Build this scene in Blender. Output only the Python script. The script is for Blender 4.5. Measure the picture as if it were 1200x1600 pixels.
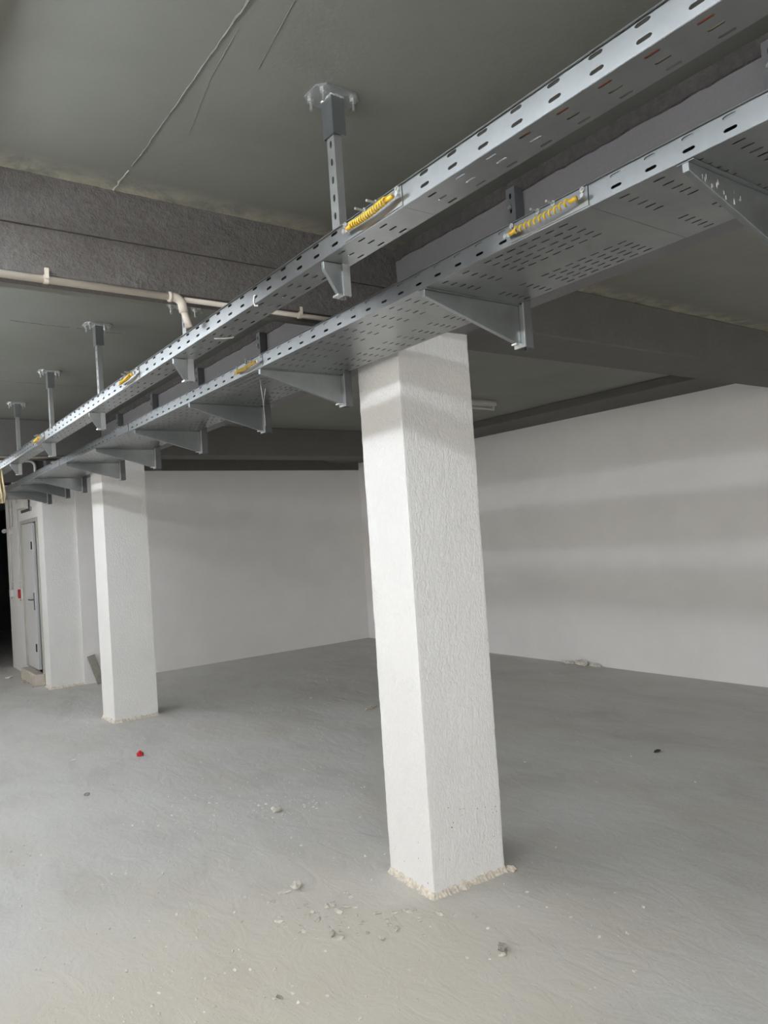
import bpy, bmesh, math, random
from mathutils import Vector, Matrix, noise

# ------------------------------------------------------------------ scene, camera, light
for o in list(bpy.data.objects):
    bpy.data.objects.remove(o, do_unlink=True)
scene = bpy.context.scene
COL = scene.collection
random.seed(7)

# camera solved from the two horizontal vanishing points of the 1200x1600 photograph
EYE = 1.55
cx, cy = 600.0, 800.0
v1, v2 = (-245.0, 893.0), (2190.0, 730.0)
f_px = math.sqrt(-((v1[0]-cx)*(v2[0]-cx) + (v1[1]-cy)*(v2[1]-cy)))
Yd = Vector((v1[0]-cx, -(v1[1]-cy), -f_px)).normalized()
Xd = Vector((v2[0]-cx, -(v2[1]-cy), -f_px)).normalized()
Zd = Xd.cross(Yd)
cam_data = bpy.data.cameras.new('camera')
cam_data.sensor_fit = 'VERTICAL'
cam_data.sensor_height = 36.0
cam_data.lens = f_px/1600.0*36.0
cam_data.clip_start = 0.02
cam = bpy.data.objects.new('camera', cam_data)
COL.objects.link(cam)
cam.matrix_world = Matrix(((Xd[0], Xd[1], Xd[2], 0), (Yd[0], Yd[1], Yd[2], 0),
                           (Zd[0], Zd[1], Zd[2], EYE), (0, 0, 0, 1)))
scene.camera = cam

world = bpy.data.worlds.new('overcast_sky')
scene.world = world
world.use_nodes = True
bg = world.node_tree.nodes['Background']
bg.inputs['Color'].default_value = (1.0, 0.955, 0.895, 1)
bg.inputs['Strength'].default_value = 2.6
TUBE_EMISSION = 33.0

scene.cycles.sample_clamp_indirect = 5.0
vs = scene.view_settings
vs.view_transform = 'Standard'
vs.look = 'None'
vs.exposure = 1.02
vs.gamma = 1.0
vs.use_curve_mapping = False

# ------------------------------------------------------------------ materials
MATS = {}
def nt(name):
    m = bpy.data.materials.new(name)
    m.use_nodes = True
    t = m.node_tree
    return m, t, t.nodes['Principled BSDF']

def N(t, kind, **kw):
    n = t.nodes.new(kind)
    for k, v in kw.items():
        if k in n.inputs:
            n.inputs[k].default_value = v
        else:
            setattr(n, k, v)
    return n

def coords(t, scale=(1, 1, 1)):
    tc = t.nodes.new('ShaderNodeTexCoord')
    mp = t.nodes.new('ShaderNodeMapping')
    mp.inputs['Scale'].default_value = scale
    t.links.new(tc.outputs['Object'], mp.inputs['Vector'])
    return mp.outputs['Vector']

def ramp(t, fac, stops):
    r = t.nodes.new('ShaderNodeValToRGB')
    el = r.color_ramp.elements
    while len(el) < len(stops):
        el.new(0.5)
    for e, (p, c) in zip(el, stops):
        e.position = p
        e.color = (c[0], c[1], c[2], 1) if isinstance(c, tuple) else (c, c, c, 1)
    t.links.new(fac, r.inputs['Fac'])
    return r.outputs['Color']

def mix(t, fac, a, b, blend='MIX'):
    m = t.nodes.new('ShaderNodeMix')
    m.data_type = 'RGBA'
    m.blend_type = blend
    if isinstance(fac, (int, float)):
        m.inputs[0].default_value = fac
    else:
        t.links.new(fac, m.inputs[0])
    for i, s in ((6, a), (7, b)):
        if isinstance(s, tuple):
            m.inputs[i].default_value = (s[0], s[1], s[2], 1)
        else:
            t.links.new(s, m.inputs[i])
    return m.outputs[2]

def noise_tex(t, vec, scale, detail=4, rough=0.55, dist=0.0):
    n = N(t, 'ShaderNodeTexNoise', Scale=scale, Detail=detail, Roughness=rough, Distortion=dist)
    t.links.new(vec, n.inputs['Vector'])
    return n.outputs['Fac']

def bump(t, bsdf, height, strength, dist, prev=None):
    b = N(t, 'ShaderNodeBump', Strength=strength, Distance=dist)
    t.links.new(height, b.inputs['Height'])
    if prev is not None:
        t.links.new(prev, b.inputs['Normal'])
    t.links.new(b.outputs['Normal'], bsdf.inputs['Normal'])
    return b.outputs['Normal']

def flat(name, col, rough=0.6, metal=0.0, var=0.0, scale=20.0):
    m, t, b = nt(name)
    b.inputs['Roughness'].default_value = rough
    b.inputs['Metallic'].default_value = metal
    v = coords(t)
    n = noise_tex(t, v, scale)
    d = tuple(max(0, c*(1-var)) for c in col)
    e = tuple(min(1, c*(1+var)) for c in col)
    t.links.new(ramp(t, n, [(0.3, d), (0.7, e)]), b.inputs['Base Color'])
    MATS[name] = m
    return m

def mat_floor():
    m, t, b = nt('floor_concrete')
    v = coords(t)
    big = noise_tex(t, v, 0.55, 5, 0.6, 0.6)
    mid = noise_tex(t, coords(t, (1.0, 0.45, 1)), 2.2, 7, 0.62, 0.9)
    base = ramp(t, big, [(0.32, (0.53, 0.515, 0.48)), (0.52, (0.60, 0.59, 0.555)), (0.72, (0.66, 0.65, 0.62))])
    c = mix(t, 0.55, base, ramp(t, mid, [(0.30, (0.48, 0.46, 0.42)), (0.5, (0.63, 0.62, 0.585)), (0.75, (0.72, 0.71, 0.68))]))
    fine = noise_tex(t, v, 70, 3, 0.6)
    c = mix(t, 0.10, c, ramp(t, fine, [(0.3, 0.25), (0.7, 0.9)]))
    tc = t.nodes.new('ShaderNodeTexCoord')
    vd = N(t, 'ShaderNodeVectorMath', operation='DISTANCE')
    t.links.new(tc.outputs['Object'], vd.inputs[0])
    vd.inputs[1].default_value = (1.05, 2.2, 0)
    ad = N(t, 'ShaderNodeMath', operation='MULTIPLY_ADD')
    t.links.new(noise_tex(t, v, 1.7, 6, 0.65, 0.5), ad.inputs[0])
    ad.inputs[1].default_value = 0.7
    sc_ = N(t, 'ShaderNodeMath', operation='MULTIPLY')
    t.links.new(vd.outputs['Value'], sc_.inputs[0])
    sc_.inputs[1].default_value = 0.38
    t.links.new(sc_.outputs[0], ad.inputs[2])
    c = mix(t, ramp(t, ad.outputs[0], [(0.0, 0.8), (0.62, 0.7), (0.98, 0.0)]), c, (0.67, 0.615, 0.515))
    # tan dust in the bay in front of the columns
    tan = noise_tex(t, v, 1.3, 4, 0.6, 0.4)
    c = mix(t, ramp(t, tan, [(0.50, 0.0), (0.68, 0.35)]), c, (0.62, 0.55, 0.44))
    t.links.new(c, b.inputs['Base Color'])
    b.inputs['Roughness'].default_value = 0.72
    b.inputs['Specular IOR Level'].default_value = 0.3
    n0 = bump(t, b, noise_tex(t, coords(t, (1, 0.5, 1)), 9, 6, 0.6, 0.8), 0.45, 0.014)
    scr = ramp(t, noise_tex(t, coords(t, (3.0, 1.0, 1)), 6, 8, 0.72, 1.5), [(0.60, 0.0), (0.64, 1.0), (0.70, 0.2)])
    n1 = bump(t, b, scr, 0.14, 0.004, n0)
    spots = noise_tex(t, v, 38, 3, 0.7)
    bump(t, b, ramp(t, spots, [(0.60, 0.0), (0.74, 1.0)]), 0.35, 0.004, n1)
    return m

def mat_plaster(name, col, amp, strength, stretch=0.5, scale=70):
    m, t, b = nt(name)
    v = coords(t)
    n = noise_tex(t, v, 3.0, 4)
    c = mix(t, 1.0, ramp(t, n, [(0.3, tuple(x*0.95 for x in col)), (0.7, col)]), (1, 1, 1), 'MULTIPLY')
    t.links.new(c, b.inputs['Base Color'])
    b.inputs['Roughness'].default_value = 0.62
    b.inputs['Specular IOR Level'].default_value = 0.3
    s = noise_tex(t, coords(t, (1, 1, stretch)), scale, 2, 0.5, 0.6)
    bump(t, b, ramp(t, s, [(0.40, 0.0), (0.56, 1.0)]), strength, amp)
    return m

def mat_rough_concrete(name, lo, hi, strength=0.9, amp=0.008, scale=55):
    m, t, b = nt(name)
    v = coords(t)
    n = noise_tex(t, v, 6.0, 6, 0.6)
    f = noise_tex(t, v, scale, 4, 0.65)
    c = mix(t, 0.5, ramp(t, n, [(0.3, lo), (0.7, hi)]), ramp(t, f, [(0.35, lo), (0.65, hi)]))
    t.links.new(c, b.inputs['Base Color'])
    b.inputs['Roughness'].default_value = 0.85
    b.inputs['Specular IOR Level'].default_value = 0.25
    bump(t, b, f, strength, amp)
    return m

def mat_ceiling():
    m, t, b = nt('ceiling_grey_paint')
    v = coords(t)
    n = noise_tex(t, v, 1.6, 6, 0.6, 0.3)
    c = ramp(t, n, [(0.3, (0.205, 0.205, 0.182)), (0.7, (0.245, 0.246, 0.222))])
    # pale lime bloom where the slab meets the first cross beam (a stain with its own ragged shape)
    tc = t.nodes.new('ShaderNodeTexCoord')
    sx = t.nodes.new('ShaderNodeSeparateXYZ')
    t.links.new(tc.outputs['Object'], sx.inputs[0])
    d = N(t, 'ShaderNodeMapRange')
    d.inputs['From Min'].default_value = 2.36
    d.inputs['From Max'].default_value = 2.49
    t.links.new(sx.outputs['Y'], d.inputs['Value'])
    g = N(t, 'ShaderNodeMapRange')
    g.inputs['From Min'].default_value = 2.50
    g.inputs['From Max'].default_value = 2.60
    g.inputs['To Min'].default_value = 1.0
    g.inputs['To Max'].default_value = 0.0
    t.links.new(sx.outputs['Y'], g.inputs['Value'])
    k = N(t, 'ShaderNodeMath', operation='MULTIPLY')
    t.links.new(d.outputs[0], k.inputs[0])
    t.links.new(g.outputs[0], k.inputs[1])
    st = ramp(t, noise_tex(t, v, 9, 7, 0.75, 0.5), [(0.38, 0.0), (0.60, 1.0)])
    k2 = N(t, 'ShaderNodeMath', operation='MULTIPLY')
    t.links.new(k.outputs[0], k2.inputs[0])
    t.links.new(st, k2.inputs[1])
    c = mix(t, k2.outputs[0], c, (0.52, 0.47, 0.37))
    t.links.new(c, b.inputs['Base Color'])
    b.inputs['Roughness'].default_value = 0.75
    b.inputs['Specular IOR Level'].default_value = 0.25
    bump(t, b, noise_tex(t, v, 14, 6, 0.65), 0.25, 0.006)
    return m

def mat_steel(name, lo, hi, rough=0.38, metal=0.85):
    m, t, b = nt(name)
    v = coords(t)
    n = noise_tex(t, v, 7, 6, 0.65, 0.4)
    vo = N(t, 'ShaderNodeTexVoronoi', Scale=45.0)
    t.links.new(v, vo.inputs['Vector'])
    c = mix(t, 0.15, ramp(t, n, [(0.3, lo), (0.7, hi)]), ramp(t, vo.outputs['Color'], [(0.1, lo), (0.9, hi)]))
    t.links.new(c, b.inputs['Base Color'])
    b.inputs['Metallic'].default_value = metal
    b.inputs['Roughness'].default_value = rough
    return m

def emis(name, col, strength):
    m, t, b = nt(name)
    b.inputs['Base Color'].default_value = (*col, 1)
    b.inputs['Emission Color'].default_value = (*col, 1)
    b.inputs['Emission Strength'].default_value = strength
    MATS[name] = m
    return m

MATS['floor'] = mat_floor()
MATS['ceiling'] = mat_ceiling()
MATS['column'] = mat_plaster('white_stucco', (0.84, 0.835, 0.825), 0.0035, 0.52, 0.42, 105)
MATS['wall'] = mat_plaster('white_wall_plaster', (0.81, 0.803, 0.80), 0.002, 0.25, 1.0, 60)
MATS['beam'] = mat_rough_concrete('dark_textured_beam', (0.105, 0.096, 0.090), (0.165, 0.152, 0.142), 1.0, 0.010, 60)
MATS['beam_smooth'] = mat_rough_concrete('grey_painted_beam', (0.165, 0.158, 0.163), (0.195, 0.187, 0.192), 0.4, 0.003, 90)
MATS['band'] = mat_rough_concrete('bare_cement_band', (0.055, 0.050, 0.047), (0.10, 0.093, 0.087), 1.0, 0.012, 40)
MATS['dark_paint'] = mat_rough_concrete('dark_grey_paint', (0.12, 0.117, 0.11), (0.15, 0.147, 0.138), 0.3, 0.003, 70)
MATS['galv'] = mat_steel('galvanised_steel', (0.30, 0.312, 0.312), (0.37, 0.382, 0.382), 0.33, 1.0)
MATS['galv_dull'] = mat_steel('dull_zinc_steel', (0.42, 0.435, 0.435), (0.52, 0.535, 0.535), 0.38, 0.75)
MATS['galv_dark'] = mat_steel('dull_galvanised_steel', (0.25, 0.27, 0.278), (0.33, 0.35, 0.355), 0.34, 0.85)
MATS['post_dark'] = mat_steel('grey_overpainted_steel', (0.11, 0.115, 0.12), (0.17, 0.175, 0.18), 0.5, 0.3)  # bracket posts: darker and less metallic than the other steels
MATS['bolt'] = mat_steel('zinc_bolt', (0.62, 0.62, 0.60), (0.80, 0.80, 0.78), 0.28, 0.9)
flat('pvc', (0.62, 0.555, 0.47), 0.45, 0, 0.04, 6)
flat('pvc_white', (0.72, 0.72, 0.72), 0.45, 0, 0.03, 6)
flat('yellow', (0.66, 0.39, 0.025), 0.45, 0, 0.12, 60)
flat('green_stripe', (0.52, 0.46, 0.05), 0.45, 0, 0.1, 60)
flat('mortar', (0.66, 0.60, 0.52), 0.9, 0, 0.25, 60)
flat('chip', (0.68, 0.65, 0.59), 0.9, 0, 0.2, 40)
flat('chip_dark', (0.30, 0.28, 0.25), 0.9, 0, 0.3, 40)
flat('chip_floor', (0.56, 0.53, 0.465), 0.9, 0, 0.25, 40)
flat('chip_white', (0.72, 0.71, 0.68), 0.8, 0, 0.1, 40)
flat('red_plastic', (0.50, 0.012, 0.02), 0.35, 0, 0.1, 30)
flat('red_box', (0.42, 0.015, 0.03), 0.4, 0, 0.05, 10)
flat('black', (0.018, 0.018, 0.018), 0.6, 0, 0.2, 10)
flat('door_paint', (0.66, 0.665, 0.67), 0.45, 0, 0.02, 4)
flat('door_frame', (0.46, 0.46, 0.42), 0.5, 0, 0.05, 8)
flat('step_concrete', (0.52, 0.475, 0.41), 0.85, 0, 0.12, 14)
flat('lamp_white', (0.72, 0.72, 0.70), 0.4, 0, 0.03, 8)
flat('lamp_dusty', (0.50, 0.49, 0.46), 0.6, 0, 0.08, 14)
flat('tube_off', (0.60, 0.60, 0.57), 0.3, 0, 0.03, 14)
flat('plank', (0.26, 0.245, 0.215), 0.8, 0, 0.25, 18)
flat('beige_foam', (0.66, 0.54, 0.34), 0.8, 0, 0.2, 40)
flat('orange_cable', (0.42, 0.085, 0.02), 0.5, 0, 0.15, 30)
flat('cream_cable', (0.44, 0.39, 0.28), 0.5, 0, 0.1, 30)
flat('leaf', (0.045, 0.035, 0.03), 0.8, 0, 0.2, 30)
flat('lime', (0.44, 0.41, 0.34), 0.9, 0, 0.3, 50)
flat('seam', (0.17, 0.17, 0.152), 0.9, 0, 0.2, 40)
flat('wire', (0.55, 0.55, 0.52), 0.5, 0, 0.1, 20)
emis('tube_lit', (0.88, 0.935, 1.0), TUBE_EMISSION)

# ------------------------------------------------------------------ mesh helpers
class MB:
    def __init__(self):
        self.v = []
        self.f = []
    def add(self, verts, faces):
        n = len(self.v)
        self.v += [tuple(p) for p in verts]
        self.f += [tuple(i+n for i in fc) for fc in faces]
        return self
    def box(self, a, b):
        x0, y0, z0 = a; x1, y1, z1 = b
        return self.add([(x0, y0, z0), (x1, y0, z0), (x1, y1, z0), (x0, y1, z0),
                         (x0, y0, z1), (x1, y0, z1), (x1, y1, z1), (x0, y1, z1)],
                        [(3, 2, 1, 0), (4, 5, 6, 7), (0, 1, 5, 4), (1, 2, 6, 5), (2, 3, 7, 6), (3, 0, 4, 7)])
    def prism(self, poly, axis, lo, hi):
        # poly in the two other axes, extruded along axis ('y': poly=(x,z); 'z': poly=(x,y); 'x': poly=(y,z))
        def P(p, t):
            return {'y': (p[0], t, p[1]), 'z': (p[0], p[1], t), 'x': (t, p[0], p[1])}[axis]
        n = len(poly)
        vs_ = [P(p, lo) for p in poly]+[P(p, hi) for p in poly]
        fs = [tuple(range(n))[::-1], tuple(range(n, 2*n))]
        fs += [(i, (i+1) % n, (i+1) % n+n, i+n) for i in range(n)]
        return self.add(vs_, fs)
    def tube(self, pts, r, seg=10, cap=True):
        pts = [Vector(p) for p in pts]
        rs = r if isinstance(r, (list, tuple)) else [r]*len(pts)
        up = None
        rings = []
        for i, p in enumerate(pts):
            d = (pts[min(i+1, len(pts)-1)]-pts[max(i-1, 0)]).normalized()
            if up is None:
                a = Vector((0, 0, 1)) if abs(d.z) < 0.9 else Vector((1, 0, 0))
                up = (a-d*a.dot(d)).normalized()
            else:
                up = (up-d*up.dot(d)).normalized()
            s = d.cross(up)
            rings.append([p+(up*math.cos(k*2*math.pi/seg)+s*math.sin(k*2*math.pi/seg))*rs[i] for k in range(seg)])
        vs_ = [q for ring in rings for q in ring]
        fs = []
        for i in range(len(pts)-1):
            for k in range(seg):
                k2 = (k+1) % seg
                fs.append((i*seg+k, i*seg+k2, (i+1)*seg+k2, (i+1)*seg+k))
        if cap:
            fs.append(tuple(range(seg))[::-1])
            fs.append(tuple((len(pts)-1)*seg+k for k in range(seg)))
        return self.add(vs_, fs)
    def blob(self, c, r, sc=(1, 1, 1), seed=0, rough=0.35, sub=1, rz=0.0):
        bm = bmesh.new()
        bmesh.ops.create_icosphere(bm, subdivisions=sub, radius=1.0)
        cs, sn = math.cos(rz), math.sin(rz)
        vs_ = []
        for v in bm.verts:
            k = 1+rough*noise.noise(v.co*1.7+Vector((seed*3.1, seed*1.7, seed*0.9)))*2
            p = Vector((v.co.x*sc[0], v.co.y*sc[1], v.co.z*sc[2]))*r*k
            vs_.append((c[0]+p.x*cs-p.y*sn, c[1]+p.x*sn+p.y*cs, c[2]+p.z))
        bm.verts.index_update()
        fs = [tuple(v.index for v in f.verts) for f in bm.faces]
        bm.free()
        return self.add(vs_, fs)
    def slotted(self, P, us, vrows, u0, u1, v0, v1, sw, sl):
        """flat sheet u0..u1 x v0..v1 with slots (long in v) really cut through it"""
        ub = [(u0, None)]
        for u in us:
            ub += [(u-sw*0.62, 'S'), (u+sw*0.62, None)]
        ue = [b for b, _ in ub]+[u1]
        uk = [k for _, k in ub]
        vb = [(v0, None)]
        for w in vrows:
            vb += [(w-sl*0.56, 'S'), (w+sl*0.56, None)]
        ve = [b for b, _ in vb]+[v1]
        vk = [k for _, k in vb]
        for i in range(len(ue)-1):
            for j in range(len(ve)-1):
                a0, a1, b0, b1 = ue[i], ue[i+1], ve[j], ve[j+1]
                c = [(a0, b0), (a1, b0), (a1, b1), (a0, b1)]
                if uk[i] == 'S' and vk[j] == 'S':
                    um, vm, a, b = (a0+a1)/2, (b0+b1)/2, sw/2, sl/2
                    h = [(-a, -(b-a)), (-a*.4, -b), (a*.4, -b), (a, -(b-a)), (a, b-a), (a*.4, b), (-a*.4, b), (-a, b-a)]
                    pts = c+[(um+x, vm+y) for x, y in h]
                    F = [(0, 1, 6, 5), (1, 7, 6), (1, 2, 8, 7), (2, 9, 8), (2, 3, 10, 9), (3, 11, 10), (3, 0, 4, 11), (0, 5, 4)]
                    self.add([P(*q) for q in pts], F)
                else:
                    self.add([P(*q) for q in c], [(0, 1, 2, 3)])
        return self
    def mesh(self, name, weld=False):
        me = bpy.data.meshes.new(name)
        me.from_pydata(self.v, [], self.f)
        bm = bmesh.new()
        bm.from_mesh(me)
        if weld:
            bmesh.ops.remove_doubles(bm, verts=bm.verts, dist=1e-5)
        bmesh.ops.recalc_face_normals(bm, faces=bm.faces)
        bm.to_mesh(me)
        bm.free()
        return me

def link(name, me, mat, parent=None, smooth=False):
    o = bpy.data.objects.new(name, me)
    COL.objects.link(o)
    if mat:
        me.materials.clear()
        me.materials.append(MATS[mat])
    if parent is not None:
        o.parent = parent
    if smooth:
        for p in me.polygons:
            p.use_smooth = True
    return o

def obj(name, mb, mat, parent=None, bevel=0.0, solid=0.0, smooth=False, weld=False, loc=None):
    o = link(name, mb.mesh(name, weld or solid > 0), mat, parent, smooth)
    if solid:
        md = o.modifiers.new('thickness', 'SOLIDIFY')
        md.thickness = solid
        md.offset = 0
    if bevel:
        md = o.modifiers.new('bevel', 'BEVEL')
        md.width = bevel
        md.segments = 2
        md.limit_method = 'ANGLE'
    if loc is not None:
        o.location = loc
    return o

def tag(o, label, cat=None, group=None, kind=None):
    o['label'] = label
    if cat:
        o['category'] = cat
    if group:
        o['group'] = group
    if kind:
        o['kind'] = kind
    return o

def thing(name, label, cat, loc=(0, 0, 0), rz=0.0, group=None, kind=None):
    o = bpy.data.objects.new(name, None)
    o.empty_display_size = 0.1
    COL.objects.link(o)
    o.location = loc
    o.rotation_euler = (0, 0, rz)
    return tag(o, label, cat, group, kind)

def copy_tree(src, loc, label=None):
    def cp(o, parent):
        c = o.copy()
        COL.objects.link(c)
        c.parent = parent
        for ch in o.children:
            cp(ch, c)
        return c
    r = cp(src, None)
    r.location = loc
    if label:
        r['label'] = label
    return r

# ------------------------------------------------------------------ the setting
CEIL = 2.77
XB0, XB1 = 1.97, 2.35          # main beam
ZB = 2.45                      # beam soffit
XR = 6.48                      # right wall
YB = 9.47                      # back wall
Y0, Y1 = -6.0, 18.6
XL = -6.0

def struct(name, mb, mat, label, **kw):
    o = obj(name, mb, mat, **kw)
    return tag(o, label, kind='structure')

floor = struct('floor', MB().box((XL-14, Y0-14, -0.2), (XR+0.2, Y1+0.2, 0.0)), 'floor',
               'dusty bare concrete floor with scuffs and tan patches')
ceiling = struct('ceiling', MB().box((XL-0.2, Y0-0.2, CEIL), (XR+0.2, Y1+0.2, CEIL+0.2)), 'ceiling',
                 'grey painted concrete slab ceiling with formwork seams')
wall_right = struct('wall_right', MB().box((XR, Y0, 0), (XR+0.2, Y1, CEIL)), 'wall',
                    'long white plastered wall with soft bands of light')
wall_back = struct('wall_back', MB().box((2.30, YB, 0), (XR, YB+0.2, CEIL)), 'wall',
                   'white plastered wall behind the columns under a dark beam')
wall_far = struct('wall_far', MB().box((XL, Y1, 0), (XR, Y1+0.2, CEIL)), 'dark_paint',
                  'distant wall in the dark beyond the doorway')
wall_light_block = struct('wall_end', MB().box((XL, 12.25, 0), (0.7, 12.4, CEIL)), 'wall',
                  'white cross wall leaving a dark passage beside the room wall')  # added out of view to block light from the passage beyond
wall_front = struct('wall_front', MB().box((XL, Y0-0.2, 0), (2.4, Y0, CEIL)).box((5.6, Y0-0.2, 0), (XR+0.2, Y0, CEIL)).box((2.4, Y0-0.2, 2.3), (5.6, Y0, CEIL)), 'wall',
                    'white wall with a wide open gateway to daylight')
wl = MB().box((XL-0.2, Y0, 0), (XL, 10.2, 0.7)).box((XL-0.2, Y0, 2.5), (XL, 10.2, CEIL)).box((XL-0.2, 10.2, 0), (XL, Y1, CEIL))
for k in range(4):
    y = Y0+k*4.05
    wl.box((XL-0.2, y, 0.7), (XL, min(y+0.35, Y1), 2.5))
wall_left = struct('wall_left', wl, 'wall', 'white wall with wide open window bays to daylight')

# enclosed room behind the third column, its side wall carries the door
XD = 1.95
wd = MB()
wd.box((XD, 9.80, 0), (XD+0.14, 9.88, 2.06))
wd.box((XD, 9.80, 2.06), (XD+0.14, 10.92, CEIL))
wd.box((XD, 10.92, 0), (XD+0.14, 12.05, CEIL))
wd.box((XD+0.14, 11.93, 0), (XR, 12.05, CEIL))
wall_side = struct('wall_side', wd, 'wall', 'white wall with conduits and a white door beside third column')

# seams and ridges on the slab
def seam(pts, w, h, jitter, mat='seam'):
    m = MB()
    n = len(pts)
    L, Rr, T = [], [], []
    for i in range(n-1):
        a, b = Vector(pts[i]), Vector(pts[i+1])
        k = max(2, int((b-a).length/0.02))
        for j in range(k+(1 if i == n-2 else 0)):
            p = a.lerp(b, j/k)
            d = (b-a).normalized()
            s = Vector((-d.y, d.x))
            off = random.uniform(-1, 1)*jitter
            ww = w*random.uniform(0.5, 1.2)
            q = p+s*off
            L.append((q.x-s.x*ww, q.y-s.y*ww, CEIL+0.001))
            Rr.append((q.x+s.x*ww, q.y+s.y*ww, CEIL+0.001))
            T.append((q.x, q.y, CEIL-h*random.uniform(0.5, 1.2)))
    k = len(L)
    fs = []
    for i in range(k-1):
        fs += [(i, i+1, 2*k+i+1, 2*k+i), (2*k+i, 2*k+i+1, k+i+1, k+i)]
    m.add(L+Rr+T, fs)
    return obj('formwork_seam', m, mat, ceiling)
seam([(0.782, 0.2), (0.782, 1.536)], 0.005, 0.0035, 0.0015)
seam([(0.782, 1.536), (0.786, 2.19), (0.783, 2.30)], 0.0032, 0.0028, 0.001)
seam([(0.783, 2.33), (0.780, 2.485)], 0.006, 0.003, 0.003, 'lime')
seam([(0.80, 1.55), (0.818, 1.753), (0.87, 2.04)], 0.0012, 0.0012, 0.0006)
seam([(0.85, 1.2), (0.871, 1.411), (0.908, 1.664)], 0.0011, 0.0012, 0.0004)
seam([(0.73, 4.11), (0.90, 4.13), (1.02, 4.125)], 0.004, 0.003, 0.003)
seam([(1.06, 4.13), (1.30, 4.143)], 0.004, 0.003, 0.002)
seam([(0.70, 5.55), (1.2, 5.56), (1.9, 5.57)], 0.003, 0.002, 0.002)

# ------------------------------------------------------------------ beams
def beam_face_grid(mb, p0, eu, ev, nu, nv, nrm, amp, seed):
    """a finely divided face with real uneven relief"""
    p0, eu, ev, nrm = Vector(p0), Vector(eu), Vector(ev), Vector(nrm)
    vs_, fs = [], []
    for j in range(nv+1):
        for i in range(nu+1):
            p = p0+eu*(i/nu)+ev*(j/nv)
            k = noise.noise(p*22+Vector((seed, 0, 0)))*0.6+noise.noise(p*60)*0.4
            vs_.append(p+nrm*(amp*max(k, -0.3)))
    for j in range(nv):
        for i in range(nu):
            a = j*(nu+1)+i
            fs.append((a, a+1, a+nu+2, a+nu+1))
    return mb.add(vs_, fs)

def beam(name, label, a, b, mat):
    t = thing(name, label, 'beam', ((a[0]+b[0])/2, (a[1]+b[1])/2, a[2]))
    return t
def local(o, mb):
    l = o.location
    mb.v = [(x-l.x, y-l.y, z-l.z) for x, y, z in mb.v]
    return mb

# main beam over the columns
t = thing('concrete_beam', 'long smooth grey beam running over the white columns, tray brackets bolted on', 'beam', (2.16, 5.0, ZB))
obj('beam_body', local(t, MB().box((XB0, Y0, ZB), (XB1, Y1, CEIL))), 'beam_smooth', t, bevel=0.006)
m = MB()
ys = [Y0+i*0.03 for i in range(int((10-Y0)/0.03))]
top, bot, tf, bf = [], [], [], []
for i, y in enumerate(ys):
    r = 0.006*noise.noise(Vector((y*9, 0, 0)))+0.004*noise.noise(Vector((y*31, 2, 0)))
    th = 0.010+0.006*noise.noise(Vector((y*14, 5, 0)))
    top.append((XB0, y, CEIL)); tf.append((XB0-th, y, CEIL))
    bot.append((XB0, y, 2.722+r)); bf.append((XB0-th*0.55, y, 2.726+r))
n = len(ys)
m.add(top+tf+bf+bot, [q for i in range(n-1) for q in ((n+i, n+i+1, 2*n+i+1, 2*n+i), (2*n+i, 2*n+i+1, 3*n+i+1, 3*n+i))])
tag(obj('cement_band', local(t, m), 'band', t), 'ragged dark strip of bare cement along the beam top')

# first cross beam, left part: upper half proud of the lower
t = thing('concrete_beam', 'dark stuccoed cross beam carrying the beige pipe, left of first column', 'beam', (-2.0, 2.68, ZB))
m = MB().box((XL, 2.489, 2.602), (XB0, 2.62, CEIL)).box((XL, 2.501, ZB), (XB0, 2.62, 2.602))
obj('beam_body', local(t, m), 'beam', t)
obj('rear_ledge', local(t, MB().box((XL, 2.62, 2.52), (XB0, 2.87, CEIL))), 'ceiling', t)
m = MB()
beam_face_grid(m, (0.2, 2.4875, 2.601), (1.77, 0, 0), (0, 0, 0.169), 260, 26, (0, -1, 0), 0.004, 1)
beam_face_grid(m, (0.2, 2.4995, ZB), (1.77, 0, 0), (0, 0, 0.152), 260, 24, (0, -1, 0), 0.004, 2)
obj('stucco_coat', local(t, m), 'beam', t, smooth=True)
# right part
ZBR = 2.50
t = thing('concrete_beam', 'dark cross beam in shadow between first column and long white wall', 'beam', (4.4, 2.68, ZBR))
obj('beam_body', local(t, MB().box((XB1, 2.489, ZBR), (XR, 2.87, CEIL))), 'dark_paint', t, bevel=0.008)
# second cross beam
t = thing('concrete_beam', 'dark cross beam left of the second column with thin pipe underneath', 'beam', (-2.0, 7.2, ZB))
obj('beam_body', local(t, MB().box((XL, 7.03, ZB), (XB0, 7.38, CEIL))), 'dark_paint', t, bevel=0.008)
t = thing('concrete_beam', 'dark cross beam between second column and long white wall', 'beam', (4.4, 7.2, 2.47))
obj('beam_body', local(t, MB().box((XB1, 7.03, 2.47), (5.86, 7.38, CEIL))), 'dark_paint', t, bevel=0.008)
# third cross beam, left
t = thing('concrete_beam', 'dark cross beam meeting the third column near the doorway', 'beam', (-2.0, 9.7, ZB))
obj('beam_body', local(t, MB().box((XL, 9.5, ZB), (XB0, 9.85, CEIL))), 'dark_paint', t, bevel=0.008)
# cross beam behind the camera
t = thing('concrete_beam', 'grey cross beam ahead of the first bay', 'beam', (-2.0, -1.9, ZB))
obj('beam_body', local(t, MB().box((XL, -2.05, ZB), (XB0, -1.70, CEIL))), 'beam', t, bevel=0.008)
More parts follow.
